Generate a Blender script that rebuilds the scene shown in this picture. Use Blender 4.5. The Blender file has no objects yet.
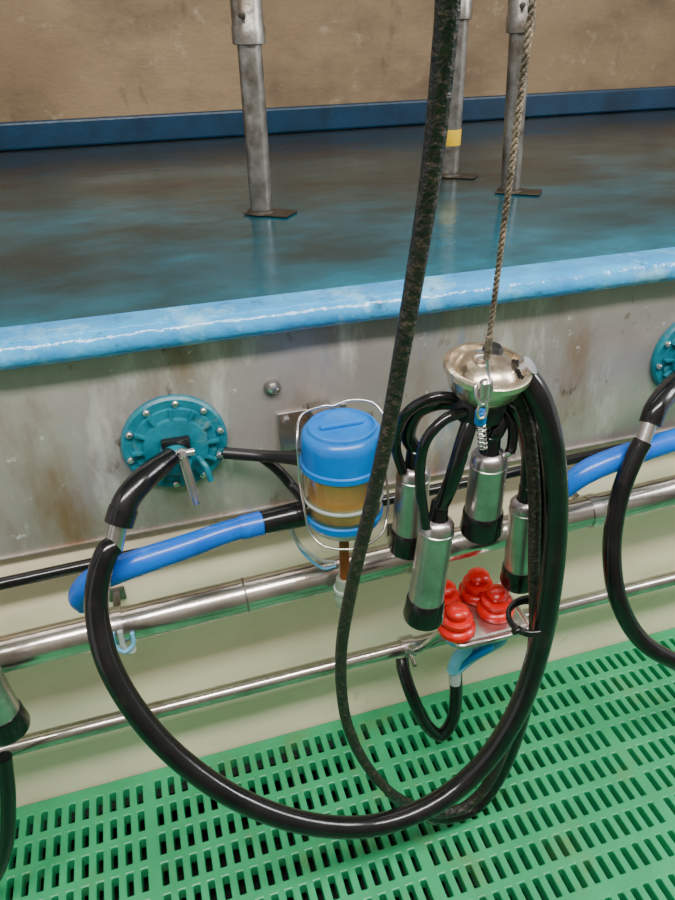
import bpy, bmesh, math, random
from mathutils import Vector, Matrix
random.seed(4)
F=690.0
XA=Vector((.957,.170,-.235)).normalized()
UP=Vector((-.020,.847,.531)); UP=(UP-UP.dot(XA)*XA).normalized()
YA=UP.cross(XA).normalized()
CAM=Vector((0,-1,1.39))
R=Matrix((XA,YA,UP))          # world_from_cam
def ray(u,v): return R@Vector((u-337.5,450-v,-F))
def P(u,v,y):
    d=ray(u,v); return CAM+d*((y-CAM.y)/d.y)
def PZ(u,v,z):
    d=ray(u,v); return CAM+d*((z-CAM.z)/d.z)
def PX(p,n):
    return n*abs((R.transposed()@(p-CAM)).z)/F

# ---------- materials ----------
def newmat(name):
    m=bpy.data.materials.new(name); m.use_nodes=True
    nt=m.node_tree; b=nt.nodes['Principled BSDF']; return m,nt,b
def pmat(name,c1,c2=None,rough=.4,metal=0,scale=8,bump=0,bscale=60,rvar=0,stretch=(1,1,1),lo=.35,hi=.65,spec=.5,trans=0,coat=0,alpha=1,layers=()):
    """layers: (colour, scale, lo, hi, stretch)"""
    m,nt,b=newmat(name); L=nt.links; N=nt.nodes
    b.inputs['Roughness'].default_value=rough; b.inputs['Metallic'].default_value=metal
    b.inputs['Specular IOR Level'].default_value=spec
    b.inputs['Transmission Weight'].default_value=trans
    b.inputs['Coat Weight'].default_value=coat; b.inputs['Coat Roughness'].default_value=.08
    b.inputs['Alpha'].default_value=alpha
    tc=N.new('ShaderNodeTexCoord'); mp=N.new('ShaderNodeMapping'); mp.inputs['Scale'].default_value=stretch
    L.new(tc.outputs['Object'],mp.inputs['Vector'])
    c2=c2 or tuple(x*.8 for x in c1)
    n=N.new('ShaderNodeTexNoise'); n.inputs['Scale'].default_value=scale; n.inputs['Detail'].default_value=7; n.inputs['Roughness'].default_value=.6
    L.new(mp.outputs[0],n.inputs['Vector'])
    cr=N.new('ShaderNodeValToRGB'); cr.color_ramp.elements[0].position=lo; cr.color_ramp.elements[1].position=hi
    cr.color_ramp.elements[0].color=(*c1,1); cr.color_ramp.elements[1].color=(*c2,1)
    L.new(n.outputs['Fac'],cr.inputs[0]); out=cr.outputs[0]
    for i,(c3,s3,lo3,hi3,st3) in enumerate(layers):
        m3=N.new('ShaderNodeMapping'); m3.inputs['Scale'].default_value=st3; m3.inputs['Location'].default_value=(3.7*i,1.3*i,5.1*i); L.new(tc.outputs['Object'],m3.inputs['Vector'])
        n3=N.new('ShaderNodeTexNoise'); n3.inputs['Scale'].default_value=s3; n3.inputs['Detail'].default_value=9; n3.inputs['Roughness'].default_value=.65
        L.new(m3.outputs[0],n3.inputs['Vector'])
        mr=N.new('ShaderNodeMapRange'); mr.inputs[1].default_value=lo3; mr.inputs[2].default_value=hi3
        L.new(n3.outputs['Fac'],mr.inputs[0])
        mx=N.new('ShaderNodeMix'); mx.data_type='RGBA'; L.new(mr.outputs[0],mx.inputs[0]); L.new(out,mx.inputs[6]); mx.inputs[7].default_value=(*c3,1)
        out=mx.outputs[2]
    L.new(out,b.inputs['Base Color'])
    if rvar:
        mr=N.new('ShaderNodeMapRange'); mr.inputs[3].default_value=max(.02,rough-rvar); mr.inputs[4].default_value=rough+rvar
        L.new(n.outputs['Fac'],mr.inputs[0]); L.new(mr.outputs[0],b.inputs['Roughness'])
    if bump:
        nb=N.new('ShaderNodeTexNoise'); nb.inputs['Scale'].default_value=bscale; nb.inputs['Detail'].default_value=4
        L.new(mp.outputs[0],nb.inputs['Vector'])
        bp=N.new('ShaderNodeBump'); bp.inputs['Strength'].default_value=bump; bp.inputs['Distance'].default_value=.01
        L.new(nb.outputs['Fac'],bp.inputs['Height']); L.new(bp.outputs[0],b.inputs['Normal'])
    return m
S1=(1,1,1)
M={}
M['steel']=pmat('stainless_steel',(.76,.71,.68),(.50,.47,.45),rough=.24,metal=.95,scale=14,rvar=.08,bump=.03,bscale=30)
M['cup']=pmat('brushed_cup_steel',(.56,.505,.50),(.36,.325,.32),rough=.30,metal=.95,scale=18,rvar=.08,bump=.05,bscale=40,layers=[((.72,.66,.64),30,.6,.75,S1)])
M['pipe']=pmat('pipe_steel',(.72,.66,.61),(.40,.365,.34),rough=.21,metal=.96,scale=9,rvar=.11,bump=.05,bscale=25,layers=[((.34,.26,.18),14,.55,.75,S1)])
M['galv']=pmat('galvanised_steel',(.32,.305,.28),(.15,.14,.12),rough=.38,metal=.8,scale=25,bump=.1,layers=[((.10,.075,.05),12,.5,.7,S1)])
M['bronze']=pmat('worn_metal_claw',(.76,.65,.50),(.50,.42,.32),rough=.28,metal=.93,scale=20,rvar=.1,bump=.14,bscale=40,layers=[((.14,.105,.07),26,.54,.68,S1)])
M['rubber']=pmat('black_rubber',(.003,.003,.0035),(.007,.007,.007),rough=.19,scale=20,rvar=.07,bump=.05,bscale=50,spec=.55,layers=[((.018,.015,.012),40,.6,.72,S1)])
M['rubberd']=pmat('dirty_rubber',(.008,.0065,.005),(.018,.014,.010),rough=.38,scale=30,rvar=.12,bump=.55,bscale=160,layers=[((.075,.055,.036),140,.54,.68,S1)])
M['rope']=pmat('rope_fibre',(.28,.21,.15),(.08,.06,.04),rough=.85,scale=60,bump=.5,bscale=300)
M['blue']=pmat('blue_silicone_hose',(.004,.13,.62),(.003,.09,.48),rough=.26,scale=10,bump=.05,bscale=40,spec=.5,layers=[((.02,.20,.66),18,.55,.75,S1)])
M['cap']=pmat('blue_plastic_cap',(.001,.19,.60),(.001,.13,.48),rough=.28,scale=10,spec=.5,bump=.03)
M['teal']=pmat('teal_plastic',(.005,.18,.24),(.004,.11,.155),rough=.38,scale=20,bump=.1,bscale=60,layers=[((.14,.24,.22),25,.58,.75,S1)])
M['red']=pmat('red_rubber',(.80,.007,.005),(.60,.005,.004),rough=.26,scale=20,spec=.5)
M['lblue']=pmat('pale_blue_tube',(.20,.55,.85),(.14,.45,.75),rough=.25,scale=20)
M['amber']=pmat('clear_plastic',(1,.92,.70),(1,.86,.58),rough=.04,trans=.97,scale=15)
M['milk']=pmat('yellow_amber_insert',(.95,.52,.09),(.78,.36,.04),rough=.12,scale=12,trans=.45,stretch=(1,1,3),coat=.8)
M['milky']=pmat('milky_plastic',(.72,.76,.74),(.5,.58,.56),rough=.25,trans=.35,scale=25)
M['green_clear']=pmat('greenish_clear_plastic',(.40,.50,.40),(.28,.34,.24),rough=.2,trans=.4,scale=25)
M['copper']=pmat('rusty_pipe',(.34,.08,.025),(.18,.04,.015),rough=.35,metal=.5,scale=25)
M['black']=pmat('black_plastic',(.006,.006,.007),rough=.4)
M['darkpl']=pmat('dirty_plate',(.025,.023,.018),(.06,.045,.03),rough=.5,metal=.4,scale=30)
M['yellow']=pmat('yellow_tape',(.80,.52,.01),rough=.5)
M['backwall']=pmat('stained_backwall',(.27,.19,.105),(.185,.125,.066),rough=.7,scale=1.6,stretch=(1,1,1.4),bump=.2,bscale=70,layers=[((.095,.062,.034),1.6,.46,.70,(1,1,1.8)),((.33,.26,.17),14,.60,.78,S1),((.08,.05,.03),8,.60,.74,(1,1,.4))])
M['curb']=pmat('curb_paint',(.002,.035,.085),(.0015,.02,.045),rough=.35,scale=8,bump=.1)
M['cream']=pmat('cream_wall',(.93,.82,.61),(.84,.73,.51),rough=.5,scale=3,bump=.12,bscale=25,layers=[((.56,.45,.28),3,.56,.9,S1),((.40,.31,.18),10,.64,.82,(1,1,.5))])
M['rear']=pmat('rear_wall',(.22,.20,.17),(.12,.11,.09),rough=.6)
M['ledge']=pmat('ledge_paint',(.045,.34,.66),(.025,.24,.54),rough=.16,scale=14,rvar=.1,bump=.35,bscale=40,layers=[((.24,.54,.72),9,.52,.66,S1),((.02,.14,.26),22,.60,.72,S1)])
M['panel']=pmat('sheet_steel_panel',(.50,.455,.42),(.34,.305,.28),rough=.36,metal=.5,scale=3,rvar=.08,bump=.06,bscale=20,
   layers=[((.84,.80,.74),7,.55,.70,(1,1,.35)),((.26,.16,.09),4,.50,.68,(1.3,1,.5)),((.17,.25,.38),6,.57,.70,(1.2,1,.25)),((.12,.07,.04),24,.62,.72,(1,1,.45)),((.86,.84,.80),34,.65,.74,S1)])
M['ceil']=pmat('ceiling_paint',(.6,.57,.5),rough=.8)
M['dark']=pmat('wet_dark_subfloor',(.004,.010,.008),(.010,.016,.012),rough=.5)
M['green']=pmat('green_plastic_grating',(.026,.34,.135),(.015,.245,.092),rough=.36,scale=5,bump=.1,bscale=120,rvar=.08,layers=[((.10,.19,.06),9,.54,.8,S1)])
def platform_mat():
    m,nt,b=newmat('wet_platform_paint'); N=nt.nodes; L=nt.links
    tc=N.new('ShaderNodeTexCoord'); n=N.new('ShaderNodeTexNoise'); n.inputs['Scale'].default_value=3.4; n.inputs['Detail'].default_value=10; n.inputs['Roughness'].default_value=.66
    mp=N.new('ShaderNodeMapping'); mp.inputs['Scale'].default_value=(.6,1,1); L.new(tc.outputs['Object'],mp.inputs[0])
    L.new(mp.outputs[0],n.inputs['Vector'])
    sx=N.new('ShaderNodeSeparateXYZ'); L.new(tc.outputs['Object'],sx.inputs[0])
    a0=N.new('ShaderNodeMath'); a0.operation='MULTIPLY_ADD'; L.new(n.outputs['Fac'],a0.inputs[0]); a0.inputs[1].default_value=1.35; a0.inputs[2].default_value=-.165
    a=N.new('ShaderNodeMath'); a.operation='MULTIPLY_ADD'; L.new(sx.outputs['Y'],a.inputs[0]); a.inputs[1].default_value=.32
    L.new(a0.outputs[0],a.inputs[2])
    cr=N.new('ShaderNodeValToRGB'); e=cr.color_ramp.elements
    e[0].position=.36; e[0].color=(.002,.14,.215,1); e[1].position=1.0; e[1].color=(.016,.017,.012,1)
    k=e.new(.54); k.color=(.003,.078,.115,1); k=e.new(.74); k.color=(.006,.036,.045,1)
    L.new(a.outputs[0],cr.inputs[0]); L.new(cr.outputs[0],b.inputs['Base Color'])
    mr=N.new('ShaderNodeMapRange'); mr.inputs[1].default_value=.3; mr.inputs[2].default_value=.7; mr.inputs[3].default_value=.07; mr.inputs[4].default_value=.30
    L.new(n.outputs['Fac'],mr.inputs[0]); L.new(mr.outputs[0],b.inputs['Roughness'])
    nb=N.new('ShaderNodeTexNoise'); nb.inputs['Scale'].default_value=22; nb.inputs['Detail'].default_value=5; L.new(tc.outputs['Object'],nb.inputs['Vector'])
    bp=N.new('ShaderNodeBump'); bp.inputs['Strength'].default_value=.22; bp.inputs['Distance'].default_value=.006
    L.new(nb.outputs['Fac'],bp.inputs['Height']); L.new(bp.outputs[0],b.inputs['Normal'])
    return m
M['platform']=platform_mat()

# ---------- geometry helpers ----------
def link(name,me,mat,parent=None,smooth=True):
    me.materials.append(M[mat]) if mat else None
    if smooth:
        for p in me.polygons: p.use_smooth=True
    o=bpy.data.objects.new(name,me); bpy.context.collection.objects.link(o)
    if parent: o.parent=parent
    return o
def empty(name,loc=(0,0,0)):
    o=bpy.data.objects.new(name,None); bpy.context.collection.objects.link(o); o.empty_display_size=.05; return o
def catmull(pts,rad,res):
    out=[];ro=[];n=len(pts)
    for i in range(n-1):
        p0=pts[max(i-1,0)];p1=pts[i];p2=pts[i+1];p3=pts[min(i+2,n-1)]
        if i==0: p0=p1*2-p2
        if i==n-2: p3=p2*2-p1
        for k in range(res):
            t=k/res
            out.append(.5*((2*p1)+(p2-p0)*t+(2*p0-5*p1+4*p2-p3)*t*t+(3*p1-p0-3*p2+p3)*t**3)); ro.append(rad[i]*(1-t)+rad[i+1]*t)
    out.append(pts[-1].copy()); ro.append(rad[-1]); return out,ro
def tube(name,pts,r,mat,parent=None,seg=16,res=8,flat=1.0,closed=False):
    pts=[Vector(p) for p in pts]
    rad=list(r) if isinstance(r,(list,tuple)) else [r]*len(pts)
    if closed: pts=pts+[pts[0]]; rad=rad+[rad[0]]
    if res>1 and len(pts)>2: pts,rad=catmull(pts,rad,res)
    if closed: pts=pts[:-1]; rad=rad[:-1]
    n=len(pts); bm=bmesh.new(); rings=[]
    prev=None
    for i in range(n):
        if closed: t=(pts[(i+1)%n]-pts[i-1])
        else: t=(pts[min(i+1,n-1)]-pts[max(i-1,0)])
        t.normalize()
        if prev is None:
            a=Vector((0,0,1)) if abs(t.z)<.9 else Vector((1,0,0)); nrm=(a-a.dot(t)*t).normalized()
        else: nrm=(prev-prev.dot(t)*t).normalized()
        prev=nrm; bn=t.cross(nrm)
        rings.append([bm.verts.new(pts[i]+(nrm*math.cos(2*math.pi*k/seg)+bn*math.sin(2*math.pi*k/seg)*flat)*rad[i]) for k in range(seg)])
    rr=range(n) if closed else range(n-1)
    for i in rr:
        A=rings[i];B=rings[(i+1)%n]
        for k in range(seg): bm.faces.new((A[k],A[(k+1)%seg],B[(k+1)%seg],B[k]))
    if not closed:
        bm.faces.new(rings[0][::-1]); bm.faces.new(rings[-1])
    bmesh.ops.recalc_face_normals(bm,faces=bm.faces)
    for e in bm.edges:
        if len(e.link_faces)==2 and e.calc_face_angle(0)>math.radians(60): e.smooth=False
    me=bpy.data.meshes.new(name); bm.to_mesh(me); bm.free()
    return link(name,me,mat,parent)
def lathe(name,prof,base,axis,mat,parent=None,seg=40,autosharp=True):
    axis=Vector(axis).normalized(); q=axis.to_track_quat('Z','Y').to_matrix(); bm=bmesh.new(); rings=[]
    for r,h in prof:
        if r<1e-6: rings.append([bm.verts.new(base+axis*h)])
        else: rings.append([bm.verts.new(base+q@Vector((r*math.cos(2*math.pi*k/seg),r*math.sin(2*math.pi*k/seg),h))) for k in range(seg)])
    for A,B in zip(rings,rings[1:]):
        for k in range(seg):
            k2=(k+1)%seg
            if len(A)==1 and len(B)==1: break
            if len(A)==1: bm.faces.new((A[0],B[k],B[k2]))
            elif len(B)==1: bm.faces.new((A[k],A[k2],B[0]))
            else: bm.faces.new((A[k],A[k2],B[k2],B[k]))
    for e,rev in ((rings[0],True),(rings[-1],False)):
        if len(e)>1:
            bm.faces.new(e[::-1] if rev else e)
    bmesh.ops.recalc_face_normals(bm,faces=bm.faces)
    for e in bm.edges:
        if len(e.link_faces)==2 and e.calc_face_angle(0)>math.radians(38): e.smooth=False
    me=bpy.data.meshes.new(name); bm.to_mesh(me); bm.free()
    return link(name,me,mat,parent)
def box(name,lo,hi,mat,parent=None,bev=0,rot=None,seg=2):
    lo=Vector(lo);hi=Vector(hi);c=(lo+hi)/2;s=hi-lo
    bm=bmesh.new(); bmesh.ops.create_cube(bm,size=1)
    for v in bm.verts: v.co=Vector((v.co.x*s.x,v.co.y*s.y,v.co.z*s.z))
    if bev: bmesh.ops.bevel(bm,geom=bm.edges[:],offset=bev,segments=seg,affect='EDGES',profile=.5)
    if rot: bmesh.ops.rotate(bm,verts=bm.verts,cent=(0,0,0),matrix=rot)
    for v in bm.verts: v.co+=c
    me=bpy.data.meshes.new(name); bm.to_mesh(me); bm.free()
    return link(name,me,mat,parent,smooth=False)
def extrude_x(name,prof,x0,x1,mat,n=1,parent=None,wob=0):
    bm=bmesh.new(); rs=[]
    for i in range(n+1):
        x=x0+(x1-x0)*i/n
        w=wob*(math.sin(x*9.1)+.6*math.sin(x*23.7+1)+.4*math.sin(x*51+2))
        rs.append([bm.verts.new((x,y+(w if y<-.005 else 0),z+(.5*w if y<-.03 else 0))) for y,z in prof])
    m=len(prof)
    for A,B in zip(rs,rs[1:]):
        for k in range(m): bm.faces.new((A[k],A[(k+1)%m],B[(k+1)%m],B[k]))
    bm.faces.new(rs[0][::-1]); bm.faces.new(rs[-1])
    bmesh.ops.recalc_face_normals(bm,faces=bm.faces)
    for e in bm.edges:
        if len(e.link_faces)==2 and e.calc_face_angle(0)>math.radians(38): e.smooth=False
    me=bpy.data.meshes.new(name); bm.to_mesh(me); bm.free()
    return link(name,me,mat,parent)

X0,X1=-2.2,3.6
ZP=1.024
YB=1.80
# ---------- room ----------
box('wall_front',(X0,0,-.12),(X1,.12,.985),'cream')
box('floor',(X0,-2.0,-.16),(X1,0,-.12),'dark')
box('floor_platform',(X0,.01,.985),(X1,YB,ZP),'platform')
pr=[(.022,ZP+.003),(-.018,ZP+.003)]
for i in range(1,13):
    a=math.pi*i/12
    pr.append((-.022-.024*math.sin(a),(ZP+.003+.983)/2+(ZP+.003-.983)/2*math.cos(a)))
pr+=[(0,.983),(0,1.0),(.009,1.0),(.009,ZP+.001),(.022,ZP+.001)]
extrude_x('trim_1',pr,X0,X1,'ledge',n=240,wob=.0008)
box('wall_back',(X0,YB,.9),(X1,YB+.12,3.0),'backwall')
box('trim_2',(X0,YB-.035,ZP+.001),(X1,YB-.001,ZP+.088),'curb',bev=.008)
box('ceiling',(X0,-2.1,3.0),(X1,YB+.12,3.1),'ceil')
box('wall_rear',(X0,-2.1,-.16),(X1,-2.0,3.0),'rear')

# steel panel on wall
zb=P(337,492,-.006).z
pan=empty('sheet_steel_panel')
box('panel_sheet',(X0,-.007,zb),(X1,-.0005,.984),'panel',pan)
box('panel_fold',(X0,-.012,zb-.004),(X1,-.0005,zb),'panel',pan,bev=.001)
for dx in (0,-1.1,1.1):
    p=P(272,387,-.008)+Vector((dx,0,0)); lathe('bolt_washer',[(.014,0),(.014,.003),(.011,.004)],p,(0,-1,0),'galv',pan,24)
    lathe('bolt_head',[(.009,.003),(.009,.010),(.006,.012),(0,.012)],p,(0,-1,0),'steel',pan,6)

# ---------- grating ----------
def grating():
    bm=bmesh.new()
    kinds=[]
    x=X0;i=0
    while x<X1-.05:
        w=.026 if i%18==0 else .015
        kinds.append(('b',w)); kinds.append(('s',.0125)); x+=w+.0125; i+=1
    kinds.append(('b',.024))
    xe=[X0]; 
    for k,w in kinds: xe.append(xe[-1]+w)
    y=-.004; ye=[y]; yk=[]
    i=0
    while y>-1.9:
        w=.028 if i%8==0 else .018
        yk.append('b'); y-=w; ye.append(y)
        yk.append('s'); y-=.042; ye.append(y); i+=1
    yk.append('b'); ye.append(y-.02)
    V={}
    def v(i,j,z):
        key=(i,j,z)
        if key not in V: V[key]=bm.verts.new((xe[i],ye[j],z))
        return V[key]
    nx=len(xe)-1;ny=len(ye)-1
    solid=lambda i,j: 0<=i<nx and 0<=j<ny and not (kinds[i][0]=='s' and yk[j]=='s')
    T=0.0;B=-.03
    for i in range(nx):
        for j in range(ny):
            if not solid(i,j): continue
            bm.faces.new((v(i,j,T),v(i,j+1,T),v(i+1,j+1,T),v(i+1,j,T)))
            for di,dj,a,b_ in ((-1,0,(i,j),(i,j+1)),(1,0,(i+1,j+1),(i+1,j)),(0,-1,(i+1,j),(i,j)),(0,1,(i,j+1),(i+1,j+1))):
                if not solid(i+di,j+dj):
                    bm.faces.new((v(*a,T),v(*a,B),v(*b_,B),v(*b_,T)))
    bmesh.ops.recalc_face_normals(bm,faces=bm.faces)
    me=bpy.data.meshes.new('g'); bm.to_mesh(me); bm.free()
    o=link('slatted_floor_grating',me,'green',smooth=False)
    bv=o.modifiers.new('b','BEVEL'); bv.width=.0026; bv.segments=2; bv.limit_method='ANGLE'; bv.angle_limit=math.radians(60)
    return o
g=grating()
for i,y in enumerate((-.03,-.55,-1.1,-1.65)):
    box('bearer',(X0,y-.02,-.12),(X1,y+.015,-.031),'dark',g)

# ---------- stall posts ----------
def post(u,v,w,ut,vs,sw,yel=False):
    b=PZ(u,v,ZP+.001); e=empty('stall_post')
    r=PX(b,w/2)
    t=P(ut,0,b.y); d=(t-b).normalized()
    L=1.0
    k=(P(ut+(u-ut)*vs/v,vs,b.y)-b).length
    lathe('lower_tube',[(r,0),(r,k+.02)],b,d,'galv',e,32)
    rs=PX(b,sw/2)
    lathe('upper_sleeve',[(r,k),(rs*1.06,k+.002),(rs*1.06,k+.03),(rs,k+.034),(rs,L),(0,L)],b,d,'galv',e,32)
    p=b+d*(k+.05); lathe('clamp_screw',[(.006,0),(.006,rs+.012),(0,rs+.014)],p,(-.5,-1,0),'darkpl',e,10)
    lathe('foot_collar',[(r*1.05,0),(r*1.35,.002),(r*1.25,.008),(r*1.05,.010)],b,(0,0,1),'darkpl',e,32)
    box('foot_plate',b+Vector((-.035,-.04,0)),b+Vector((.07,.02,.004)),'darkpl',e,bev=.0015,rot=Matrix.Rotation(math.radians(-38),3,'Z'))
    if yel:
        kk=(P(u,145,b.y)-b).length; lathe('yellow_tape_band',[(r*1.02,kk),(r*1.03,kk+.001),(r*1.03,kk+.037),(r*1.02,kk+.038)],b,d,'yellow',e,32)
    return e
post(262,213,22,246,45,28)
post(449,176,18,460,20,22,True)
post(510,192,19,522,33,24)

# ---------- pipes ----------
def hpipe(name,a,b,r,mat,ext=(.9,.9)):
    d=(b-a).normalized(); a=a-d*ext[0]; b=b+d*ext[1]
    e=empty(name); tube('pipe_body',[a,b],r,mat,e,seg=32,res=1); return e,a,d,b
pa=P(0,655,-.085); pb=P(675,490,-.085)
mp,_,pd,_=hpipe('stainless_milk_pipe',pa,pb,.031,'pipe')
def lerp_at(a,b,x): t=(x-a.x)/(b.x-a.x); return a.lerp(b,t)
def bracket(parent,p,r,yw=-.001):
    lathe('pipe_clamp',[(r,-.010),(r+.003,-.010),(r+.003,.010),(r,.010)],p,(1,0,0),'steel',parent,32)
    box('clamp_arm',(p.x-.006,p.y+r*.98,p.z-.006),(p.x+.006,yw,p.z+.006),'galv',parent,bev=.001)
    box('clamp_plate',(p.x-.015,yw-.004,p.z-.015),(p.x+.015,yw,p.z+.015),'galv',parent,bev=.001)
for u in (118,410,590):
    q=P(u,655-.245*u,-.085); p=lerp_at(pa,pb,q.x); bracket(mp,p,.031)
for u in (245,520):
    q=P(u,655-.245*u,-.085); p=lerp_at(pa,pb,q.x); lathe('weld_seam',[(.031,-.002),(.0317,-.001),(.0317,.001),(.031,.002)],p,pd,'galv',mp,32)
ra=P(20,745,-.07); rb=P(675,578,-.07)
rl,_,_,_=hpipe('support_rail',ra,rb,.0165,'pipe')
for u in (-40,500,):
    q=P(u,750-.255*u,-.07); bracket(rl,lerp_at(ra,rb,q.x),.0165)
va=P(0,584,-.03); vb=P(675,437,-.03)
hpipe('black_air_line',va,vb,.0105,'rubber')
e=empty('hose_hanger_clip'); p=lerp_at(pa,pb,P(120,620,-.085).x)
tube('clip_wire',[p+Vector((0,-.034,.02)),p+Vector((.0,-.037,-.01)),p+Vector((.004,-.034,-.030)),p+Vector((.012,-.03,-.035)),p+Vector((.014,-.025,-.030))],.0045,'milky',e)
tube('clip_hook',[p+Vector((-.012,-.034,.02)),p+Vector((-.013,-.037,-.005)),p+Vector((0,-.040,-.022)),p+Vector((.016,-.037,-.012)),p+Vector((.018,-.034,.01))],.0035,'lblue',e)

# ---------- flanges ----------
def flange(u,v,hand=True):
    e=empty('hose_inlet_flange'); c=P(u,v,-.008); ax=Vector((0,-1,0)); r=.084
    lathe('flange_disc',[(r,0),(r,.008),(r-.004,.012),(r*.80,.012),(r*.78,.016),(r*.62,.017),(r*.60,.024),(r*.50,.026),(r*.3,.026),(0,.026)],c,ax,'teal',e,56)
    for i in range(10):
        a=2*math.pi*(i+.3)/10; q=c+Vector((math.cos(a)*r*.88,0,math.sin(a)*r*.88))
        lathe('flange_screw',[(.0055,.011),(.0055,.016),(.003,.018),(0,.018)],q,ax,'steel',e,12)
    for i in range(12):
        a=2*math.pi*i/12; q=c+Vector((math.cos(a)*r*.7,-.018,math.sin(a)*r*.7))
        box('flange_rib',q-Vector((.010,.006,.002)),q+Vector((.010,.004,.002)),'teal',e,rot=Matrix.Rotation(-a,3,'Y'))
    box('latch_block',c+Vector((-.022,-.036,.0)),c+Vector((.022,-.024,.022)),'black',e,bev=.002)
    lathe('inlet_elbow_base',[(.024,.024),(.024,.05),(.020,.052),(0,.052)],c+Vector((-.004,0,-.01)),ax,'teal',e,28)
    h0=c+Vector((.006,-.052,.006)); h1=h0+Vector((.010,-.018,-.085))
    tube('handle_tube',[h0,h1],.0078,'steel',e,res=1)
    lathe('handle_ball',[(0,-.010),(.008,-.006),(.0105,0),(.008,.006),(0,.010)],h0,(0,0,1),'steel',e,20)
    tube('handle_cross',[h0+Vector((-.020,0,0)),h0+Vector((.020,0,0))],.006,'steel',e,res=1)
    tube('lever',[c+Vector((.03,-.03,-.02)),c+Vector((.04,-.045,-.03)),c+Vector((.045,-.05,-.055))],.005,'teal',e)
    return c
c1=flange(175,441)
c2=flange(688,352)

# ---------- milk hose loop ----------
def pathpts(L): return [P(u,v,y) for u,v,y in L]
mh=empty('long_milk_hose')
a=[(172,456,-.065),(158,467,-.085),(141,482,-.11),(127,500,-.13),(120,521,-.145)]
tube('upper_bend',pathpts(a),[.015,.018,.019,.0195,.0195],'rubber',mh)
tube('upper_bend_collar',pathpts([(124,508,-.136),(119,524,-.145)]),.0213,'rubber',mh,res=1)
tube('steel_ferrule',pathpts([(119,522,-.145),(113,551,-.16)]),.0135,'steel',mh,res=1)
big=[(115,545,-.158),(107,553,-.165),(99,578,-.18),(97,612,-.20),(108,662,-.24),(138,714,-.28),(182,761,-.32),(240,800,-.36),(305,823,-.39),(370,826,-.40),(430,806,-.40),(478,769,-.39),(515,716,-.38),(537,656,-.36),(550,590,-.34),(556,520,-.32),(553,455,-.31),(541,405,-.30),(524,377,-.285),(510,372,-.28)]
pp=pathpts(big)
tube('milk_hose',pp,[.016]+[.0175]*(len(pp)-1),'rubber',mh,seg=20,res=10)
# ---------- pulsation hose ----------
ph=empty('hanging_pulsation_hose')
tw=[(448,0,-.535),(443,60,-.52),(434,150,-.50),(421,240,-.48),(404,340,-.46),(388,430,-.44),(370,510,-.42),(352,585,-.40),(341,655,-.38),(345,715,-.37),(362,758,-.365),(388,790,-.36),(415,806,-.355)]
pt=pathpts(tw)
d=(pt[0]-pt[1]).normalized(); d.y*=.6; d.normalize()
ups=[pt[0]+d*s for s in (.60,.50,.40,.30,.20,.12,.05)]
top=ups[0]
tw2=[(440,813,-.35),(466,806,-.345),(490,780,-.34),(512,730,-.335),(527,680,-.33),(534,635,-.32),(534,560,-.30),(534,490,-.285),(528,430,-.275),(518,395,-.27),(508,385,-.268)]
p2=pathpts(tw2)
tube('drop_hose',ups+pt+p2,[.0082]*(len(pt)+len(ups))+[.0095]*len(p2),'rubberd',ph,seg=14,res=8)
p3=pathpts([(440,818,-.33),(474,808,-.325),(500,775,-.315),(520,725,-.31),(530,680,-.31),(541,620,-.30),(545,560,-.285),(545,500,-.27),(540,440,-.26),(528,400,-.255),(512,388,-.25)])
tube('return_hose',pathpts([(388,792,-.345),(412,810,-.34)])+p3,[.008,.010]+[.013]*len(p3),'rubber',ph,seg=14,res=10)
tc_=P(536,622,-.34)
def ring(name,c,rx,ry,rz_tilt,r,mat,parent):
    pts=[]
    for i in range(20):
        a=2*math.pi*i/20; pts.append(c+Vector((rx*math.cos(a),ry*math.sin(a),rz_tilt*math.cos(a))))
    return tube(name,pts,r,mat,parent,seg=10,res=3,closed=True)
ring('hose_tie',tc_+Vector((.002,.016,0)),.036,.036,.006,.0045,'rubber',mh)
ring('hose_tie_second',tc_+Vector((.002,.016,-.008)),.036,.036,.002,.004,'rubber',mh)
tube('tie_knot',[tc_+Vector((-.032,-.004,0)),tc_+Vector((-.039,-.01,.004)),tc_+Vector((-.043,-.006,-.002))],.005,'rubber',mh)

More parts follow.
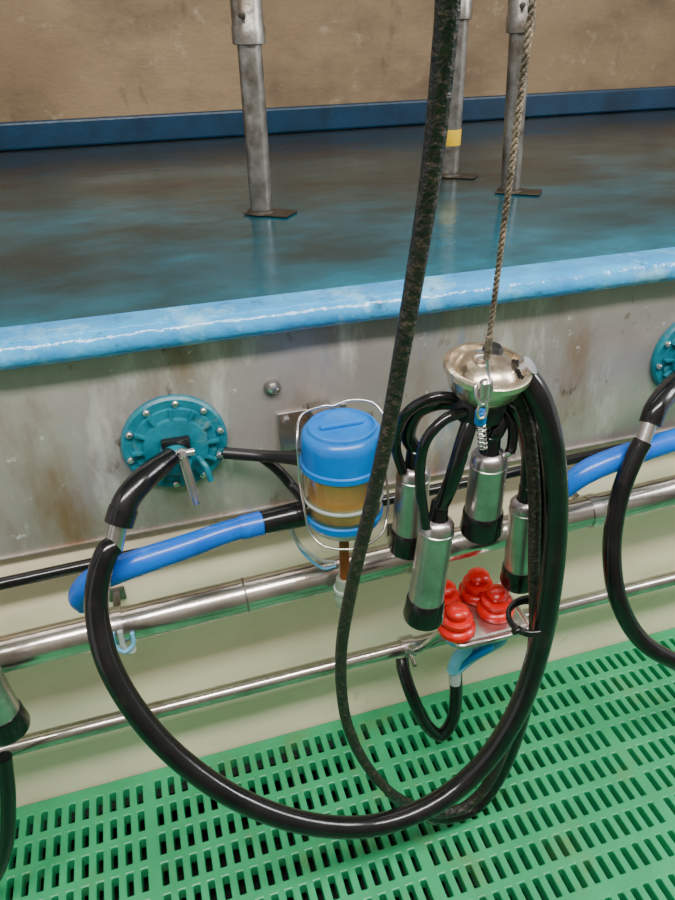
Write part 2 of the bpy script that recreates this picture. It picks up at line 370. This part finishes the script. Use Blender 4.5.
# ---------- cluster ----------
def cluster(off):
    e=empty('milking_cluster'); O=Vector(off)
    Q=lambda u,v,y: P(u,v,y)+O
    c=Q(487,370,-.27)
    R0=.0545
    ax=Vector((.05,-.16,1)).normalized()
    lathe('claw_body',[(0,-.044),(.022,-.043),(.036,-.037),(.046,-.026),(.051,-.012),(R0,-.002),(R0+.003,-.001),(R0+.003,.007),(R0,.009),(.050,.009),(.047,.001),(.043,.000),(.038,.008),(.027,.0145),(.014,.018),(0,.019)],c,ax,'bronze',e,56)
    lathe('claw_dome_stud',[(.011,.014),(.011,.024),(.007,.026),(0,.027)],c+Vector((-.012,0,0)),ax,'steel',e,16)
    lathe('claw_valve_knob',[(.010,.010),(.013,.014),(.014,.022),(.010,.028),(0,.030)],c+Vector((.014,.020,-.002)),ax,'black',e,20)
    b=c+ax*(-.040)
    lathe('claw_manifold',[(.014,.006),(.032,.002),(.038,-.010),(.036,-.028),(.024,-.040),(0,-.042)],b,ax,'black',e,32)
    lathe('milk_outlet_spigot',[(.012,0),(.0135,.03),(.0135,.05),(0,.051)],Q(500,385,-.27),(Q(520,372,-.285)-Q(500,385,-.27)),'steel',e,20)
    h=Q(487,356,-.335)
    lo=Q(484,394,-.345)
    tube('hook_wire',[h,h+Vector((.003,-.002,-.02)),lo+Vector((.009,0,.012)),lo+Vector((.008,0,-.008)),lo+Vector((-.002,0,-.014)),lo+Vector((-.009,0,-.004)),lo+Vector((-.008,.008,.010)),Q(478,392,-.325)],.0024,'steel',e,seg=10)
    lathe('hook_ferrule',[(.004,0),(.0065,.002),(.0065,.022),(.004,.025)],lo+Vector((0,0,-.006)),(0,0,1),'steel',e,16)
    tube('hook_link',[lo+Vector((0,0,-.006)),lo+Vector((-.006,0,-.02)),lo+Vector((-.004,0,-.032)),lo+Vector((.004,0,-.032)),lo+Vector((.006,0,-.02))],.002,'steel',e,seg=8,closed=True)
    lathe('blue_clip',[(.006,0),(.0075,.002),(.0075,.018),(.005,.020)],Q(480,424,-.335),(0,0,1),'cap',e,16)
    s0=Q(483,450,-.32);s1=Q(481,424,-.335);pts=[]
    for i in range(73):
        t=i/72;a=2*math.pi*6*t; pts.append(s0.lerp(s1,t)+Vector((.0055*math.cos(a),.0055*math.sin(a),0)))
    tube('clip_spring',pts,.0011,'steel',e,seg=6,res=1)
    cups=[((438,517,-.265),(423,618,-.275)),((490,450,-.27),(481,531,-.265)),((414,464,-.19),(408,548,-.19)),((526,498,-.19),(518,582,-.19))]
    tops=[]
    for i,(a,b2) in enumerate(cups):
        A=Q(*a);B=Q(*b2); d=(B-A).normalized(); L=(B-A).length
        ce='teat_cup_%d_'%(i+1)
        hb=.034
        lathe(ce+'shell',[(.0,0),(.013,0),(.021,.004),(.0255,.010),(.0262,.022),(.0272,.023),(.0272,.027),(.0262,.028),(.0280,L-hb),(.0,L-hb)],A,d,'cup',e,36)
        lathe(ce+'mouthpiece',[(.0,L-hb-.008),(.029,L-hb-.008),(.0305,L-hb-.004),(.031,L-hb+.010),(.033,L-.008),(.031,L),(.018,L+.001),(.012,L-.010),(0,L-.010)],A,d,'rubber',e,36)
        lathe(ce+'liner_end',[(.011,-.028),(.013,-.026),(.014,-.004),(.016,.001),(0,.002)],A,d,'rubber',e,24)
        nd=Vector((-.5 if i in(0,2) else .5,-.3,.45))
        sn=A+d*.022; lathe(ce+'pulse_nipple',[(.005,.018),(.005,.036),(0,.036)],sn,nd,'steel',e,12)
        tops.append((A-d*.024,A,d,sn+nd.normalized()*.034))
    sp=[[(474,410,-.27),(464,440,-.285),(452,480,-.285),(442,503,-.27)],
        [(492,408,-.255),(500,420,-.27),(496,432,-.275)],
        [(463,404,-.25),(440,402,-.235),(417,412,-.21),(408,435,-.19)],
        [(506,402,-.24),(521,425,-.21),(528,455,-.19)]]
    for i,s in enumerate(sp):
        tube('short_milk_tube_%d'%(i+1),[Q(*q) for q in s]+[tops[i][0],tops[i][1]],.0115,'rubber',e)
    pq=[[(466,412,-.28),(444,420,-.29),(424,445,-.29),(420,485,-.28)],
        [(500,405,-.26),(512,425,-.275),(512,445,-.28)],
        [(462,398,-.26),(432,398,-.25),(405,415,-.23),(396,445,-.20)],
        [(510,400,-.25),(532,420,-.22),(543,460,-.19)]]
    for i,s in enumerate(pq):
        tube('short_pulse_tube_%d'%(i+1),[Q(*q) for q in s]+[tops[i][3]],.0075,'rubber',e,seg=12)
    return e,c,h
cl,cc,hook=cluster((0,0,0))
def rope(h,top):
    e=empty('hanging_rope'); n=560; L=(top-h); d=L.normalized(); a=Vector((1,0,0));a=(a-a.dot(d)*d).normalized();b=d.cross(a)
    for s in range(3):
        pts=[]
        for i in range(n+1):
            t=i/n; an=2*math.pi*(L.length/.022*t+s/3)
            pts.append(h+L*t+(a*math.cos(an)+b*math.sin(an))*.0017)
        tube('strand_%d'%(s+1),pts,.0018,'rope',e,seg=6,res=1)
    tube('splice',[h+d*-.004,h+d*.015,h+d*.03],.0042,'rope',e)
    return e
h2=P(533,0,-.415); dd=(h2-hook); top2=hook+dd*(2.02-hook.z)/dd.z
rope(hook,top2)
orail=empty('overhead_rail')
tube('rail_tube',[(X0+.1,top2.y,2.045),(X1-.1,top2.y,2.045)],.025,'galv',orail,res=1,seg=24)
for x in (-1.8,.9,3.0): tube('rail_hanger',[(x,top2.y,2.06),(x,top2.y,3.0)],.012,'galv',orail,res=1)
tube('hose_hook',[Vector((top.x,top2.y,2.02)),Vector((top.x,(top.y+top2.y)/2,top.z+.02)),top+Vector((0,0,-.01))],.006,'galv',orail)

# neighbouring unit at left edge
off=P(-9,692,-.19)-P(522,545,-.19)
cl2,cc2,hook2=cluster(off)
rope(hook2,Vector((hook2.x,top2.y,2.02)))
nh=empty('short_drain_hose')
tube('hose',pathpts([(4,757,-.20),(8,800,-.21),(5,850,-.22),(-12,885,-.22),(-45,890,-.22),(-80,870,-.22),(-95,820,-.22)]),.0125,'rubber',nh)

# ---------- milk meter ----------
mm=empty('milk_meter'); c=P(342,440,-.15); c.z=0; ax=Vector((0,0,1))
def LZ(name,prof,mat,seg=48,cc=c): return lathe(name,prof,cc,ax,mat,mm,seg)
LZ('blue_lid',[(0,.876),(.048,.876),(.056,.873),(.061,.866),(.0625,.856),(.0625,.823),(.0655,.821),(.0655,.812),(0,.812)],'cap')
LZ('lid_ring',[(.046,.875),(.048,.880),(.051,.879),(.053,.873)],'cap')
box('lid_grip',(c.x-.034,c.y-.005,.875),(c.x+.034,c.y+.005,.883),'cap',mm,bev=.003)
LZ('clear_jar',[(.0625,.812),(.0625,.750),(.0615,.718),(.053,.703),(.0515,.704),(.0600,.720),(.0612,.750),(.0612,.812)],'amber')
LZ('inner_chamber',[(0,.811),(.058,.811),(.058,.804),(.048,.800),(.048,.764),(.058,.759),(.056,.732),(0,.732)],'milk')
LZ('steel_filter_core',[(.030,.803),(.0495,.803),(.0495,.797),(.030,.797)],'steel')
LZ('jar_collar',[(.0628,.760),(.0642,.758),(.0642,.755),(.0628,.753)],'milky')
LZ('lower_band',[(.0615,.730),(.0640,.727),(.0630,.716),(.0600,.713)],'cap')
LZ('base_dish',[(.0,.692),(.044,.692),(.054,.700),(.0600,.713),(.055,.714),(.049,.702),(0,.700)],'milky')
LZ('base_blue_insert',[(.0,.704),(.046,.705),(.048,.716),(.03,.724),(0,.724)],'cap')
LZ('outlet_boss',[(.018,.694),(.016,.684),(.010,.676),(.0,.676)],'copper')
LZ('outlet_pipe',[(.0085,.69),(.0085,.575),(.011,.572),(.011,.566),(0,.566)],'copper',24)
LZ('drain_nozzle',[(.0,.578),(.014,.576),(.017,.566),(.017,.540),(.019,.536),(.0165,.512),(.011,.500),(.0,.500)],'green_clear',32)
LZ('nozzle_ring',[(.0172,.556),(.0195,.555),(.0195,.549),(.0172,.548)],'milky',32)
def rw(pts,r=.0020,m='steel'): tube('wire_bail',[c+Vector(p) for p in pts],r,m,mm,seg=10)
rw([(-.069,0,.79),(-.070,-.005,.83),(-.069,.0,.865),(-.055,.03,.887),(-.02,.045,.889),(.0,.045,.887)])
rw([(.069,0,.79),(.071,.005,.83),(.071,.01,.870),(.060,.03,.889),(.03,.045,.892),(.0,.045,.887)])
rw([(-.069,0,.79),(-.068,-.02,.75),(-.064,-.03,.715),(-.045,-.05,.696),(0,-.064,.692),(.045,-.05,.696),(.064,-.03,.715),(.068,-.02,.75),(.069,0,.79)])
bx=P(304,425,-.01)
box('mount_bracket',(bx.x-.045,-.013,bx.z-.045),(bx.x+.075,-.0075,bx.z+.03),'steel',mm,bev=.002)
box('mount_arm',(c.x-.02,c.y+.055,.825),(c.x+.02,-.013,.85),'galv',mm,bev=.003)
for s in (-.03,.06): lathe('mount_bolt',[(.007,0),(.007,.006),(0,.008)],Vector((bx.x+s,-.013,bx.z+.015)),(0,-1,0),'steel',mm,6)
tube('black_inlet_bar',pathpts([(224,453,-.03),(262,456,-.05),(292,458,-.09),(310,462,-.12)]),[.010,.010,.011,.011],'black',mm)
tube('black_inlet_web',pathpts([(262,458,-.045),(278,470,-.05),(292,486,-.06),(304,500,-.10)]),[.008,.009,.009,.009],'black',mm)
tube('signal_tube',pathpts([(288,520,-.10),(300,545,-.12),(320,560,-.12),(334,562,-.10)]),.0035,'milky',mm,seg=8)
tube('signal_tube_violet',pathpts([(290,528,-.09),(303,552,-.11),(322,568,-.11),(335,566,-.10)]),.003,'lblue',mm,seg=8)

# ---------- blue hoses ----------
bh=empty('blue_milk_hose')
tube('black_connector',pathpts([(312,512,-.135),(296,515,-.14),(262,523,-.145)]),[.021,.021,.019],'rubber',bh)
tube('blue_tube',pathpts([(268,521,-.145),(230,531,-.145),(185,547,-.145),(140,562,-.145),(105,575,-.14),(88,585,-.135),(80,597,-.125),(84,607,-.12)]),[.0165,.0175,.0195,.021,.021,.020,.018,.012],'blue',bh)
tube('blue_end',pathpts([(262,523,-.145),(250,526,-.145),(240,528,-.145)]),[.0195,.0195,.019],'blue',bh,res=3)
bh2=empty('blue_milk_hose')
tube('blue_tube',pathpts([(556,500,-.13),(566,487,-.135),(590,470,-.14),(625,456,-.14),(665,443,-.14),(720,425,-.14),(760,410,-.14)]),[.014,.019,.022,.022,.021,.02,.02],'blue',bh2)
rh=empty('long_milk_hose')
tube('upper_bend',[c2+Vector((.0,-.055,-.015))]+pathpts([(682,378,-.09),(668,392,-.12),(656,408,-.14),(650,424,-.15)]),.0195,'rubber',rh)
tube('steel_ferrule',pathpts([(650,421,-.15),(641,446,-.165)]),.0135,'steel',rh,res=1)
tube('milk_hose',pathpts([(643,441,-.163),(634,458,-.17),(620,495,-.19),(612,545,-.22),(617,595,-.26),(636,634,-.29),(664,656,-.32),(705,668,-.34),(755,650,-.34),(800,600,-.33),(820,530,-.31),(815,450,-.30),(800,400,-.28)]),.0165,'rubber',rh,seg=18)

# ---------- jetter rack with red cups ----------
jr=empty('wash_jetter_rack')
zk=P(478,610,-.15).z
base=Vector((P(481,612,-.15).x,-.15,zk))
box('rack_plate',base+Vector((-.078,-.066,-.010)),base+Vector((.064,.05,.002)),'steel',jr,bev=.004)
tube('rack_rim',[base+Vector(p) for p in ((-.080,-.058,-.004),(-.064,-.071,-.004),(.054,-.071,-.004),(.068,-.058,-.004),(.068,.045,-.004),(.054,.055,-.004),(-.064,.055,-.004),(-.080,.045,-.004))],.006,'steel',jr,closed=True,seg=8)
cupprof=[(.0,0),(.030,0),(.0350,.003),(.0355,.012),(.032,.017),(.026,.019),(.0255,.023),(.029,.025),(.029,.033),(.023,.036),(.017,.037),(.016,.041),(.0205,.043),(.021,.051),(.017,.056),(.009,.0585),(0,.0585)]
for i,(u,v,y) in enumerate(((479,571,-.112),(497,596,-.165),(458,608,-.185),(445,584,-.122))):
    k=P(u,v,y); k.z=zk+.002
    lathe('red_jetter_cup_%d'%(i+1),cupprof,k,ax,'red',jr,40)
    lathe('jetter_neck_%d'%(i+1),[(.018,-.010),(.018,-.026),(.012,-.034),(0,-.034)],k,ax,'lblue',jr,20)
rp=lerp_at(ra,rb,P(407,647,-.07).x)
tube('rack_arm',[rp+Vector((0,-.015,.012)),rp+Vector((.01,-.04,.03)),base+Vector((-.085,-.02,-.006)),base+Vector((-.06,-.01,-.008))],.007,'steel',jr)
lathe('rail_clamp',[(.0168,-.014),(.023,-.014),(.023,.014),(.0168,.014)],rp,(1,0,0),'steel',jr,32)
tube('clamp_screw',[rp+Vector((0,-.02,-.005)),rp+Vector((0,-.045,-.01))],.005,'steel',jr,res=1)
st=P(455,672,-.165)
def btube(n,x,y,m,r):
    a0=base+Vector((x,y,-.022)); 
    tube(n,[a0,a0+Vector((0,0,-.022)),a0.lerp(st,.6)+Vector((x*.12,0,.004)),st+Vector((x*.10,0,.008))],r,m,jr)
btube('pale_blue_tube_1',-.050,-.045,'lblue',.0125)
btube('pale_blue_tube_2',.020,-.045,'lblue',.0125)
btube('pale_blue_tube_3',-.012,-.055,'cap',.010)
tube('stub',pathpts([(455,664,-.165),(455,682,-.165)]),.0125,'milky',jr,res=1)
tube('drain_loop_hose',pathpts([(455,668,-.16),(456,692,-.165),(453,718,-.17),(441,735,-.17),(426,724,-.165),(413,698,-.15),(404,672,-.12),(402,658,-.10)]),.0135,'rubber',jr)

# ---------- lights ----------
def area(name,loc,sx,sy,power,col=(1,1,1),target=None):
    l=bpy.data.lights.new(name,'AREA'); l.shape='RECTANGLE'; l.size=sx; l.size_y=sy; l.energy=power; l.color=col
    o=bpy.data.objects.new(name,l); o.location=loc; bpy.context.collection.objects.link(o)
    if target: o.rotation_euler=(Vector(target)-Vector(loc)).to_track_quat('-Z','Y').to_euler()
    return o
area('ceiling_light_pit',(.2,-1.3,2.9),3.0,.3,150,(1,.97,.93),(.2,-.3,.1))
area('ceiling_light_side',(3.0,-.9,2.4),.6,1.2,60,(.98,.98,1),(.4,0,.6))
area('ceiling_light_stall',(.6,.9,2.9),2.0,.2,14,(1,.92,.8),(.6,1.3,1))
w=bpy.data.worlds.new('w'); bpy.context.scene.world=w; w.use_nodes=True
w.node_tree.nodes['Background'].inputs[0].default_value=(1,.98,.97,1); w.node_tree.nodes['Background'].inputs[1].default_value=.9

# ---------- camera ----------
cd=bpy.data.cameras.new('camera'); co=bpy.data.objects.new('camera',cd); bpy.context.collection.objects.link(co)
cd.sensor_fit='VERTICAL'; cd.sensor_height=36; cd.lens=36*F/900; cd.clip_start=.02
mw=R.to_4x4(); mw.translation=CAM; co.matrix_world=mw
bpy.context.scene.camera=co
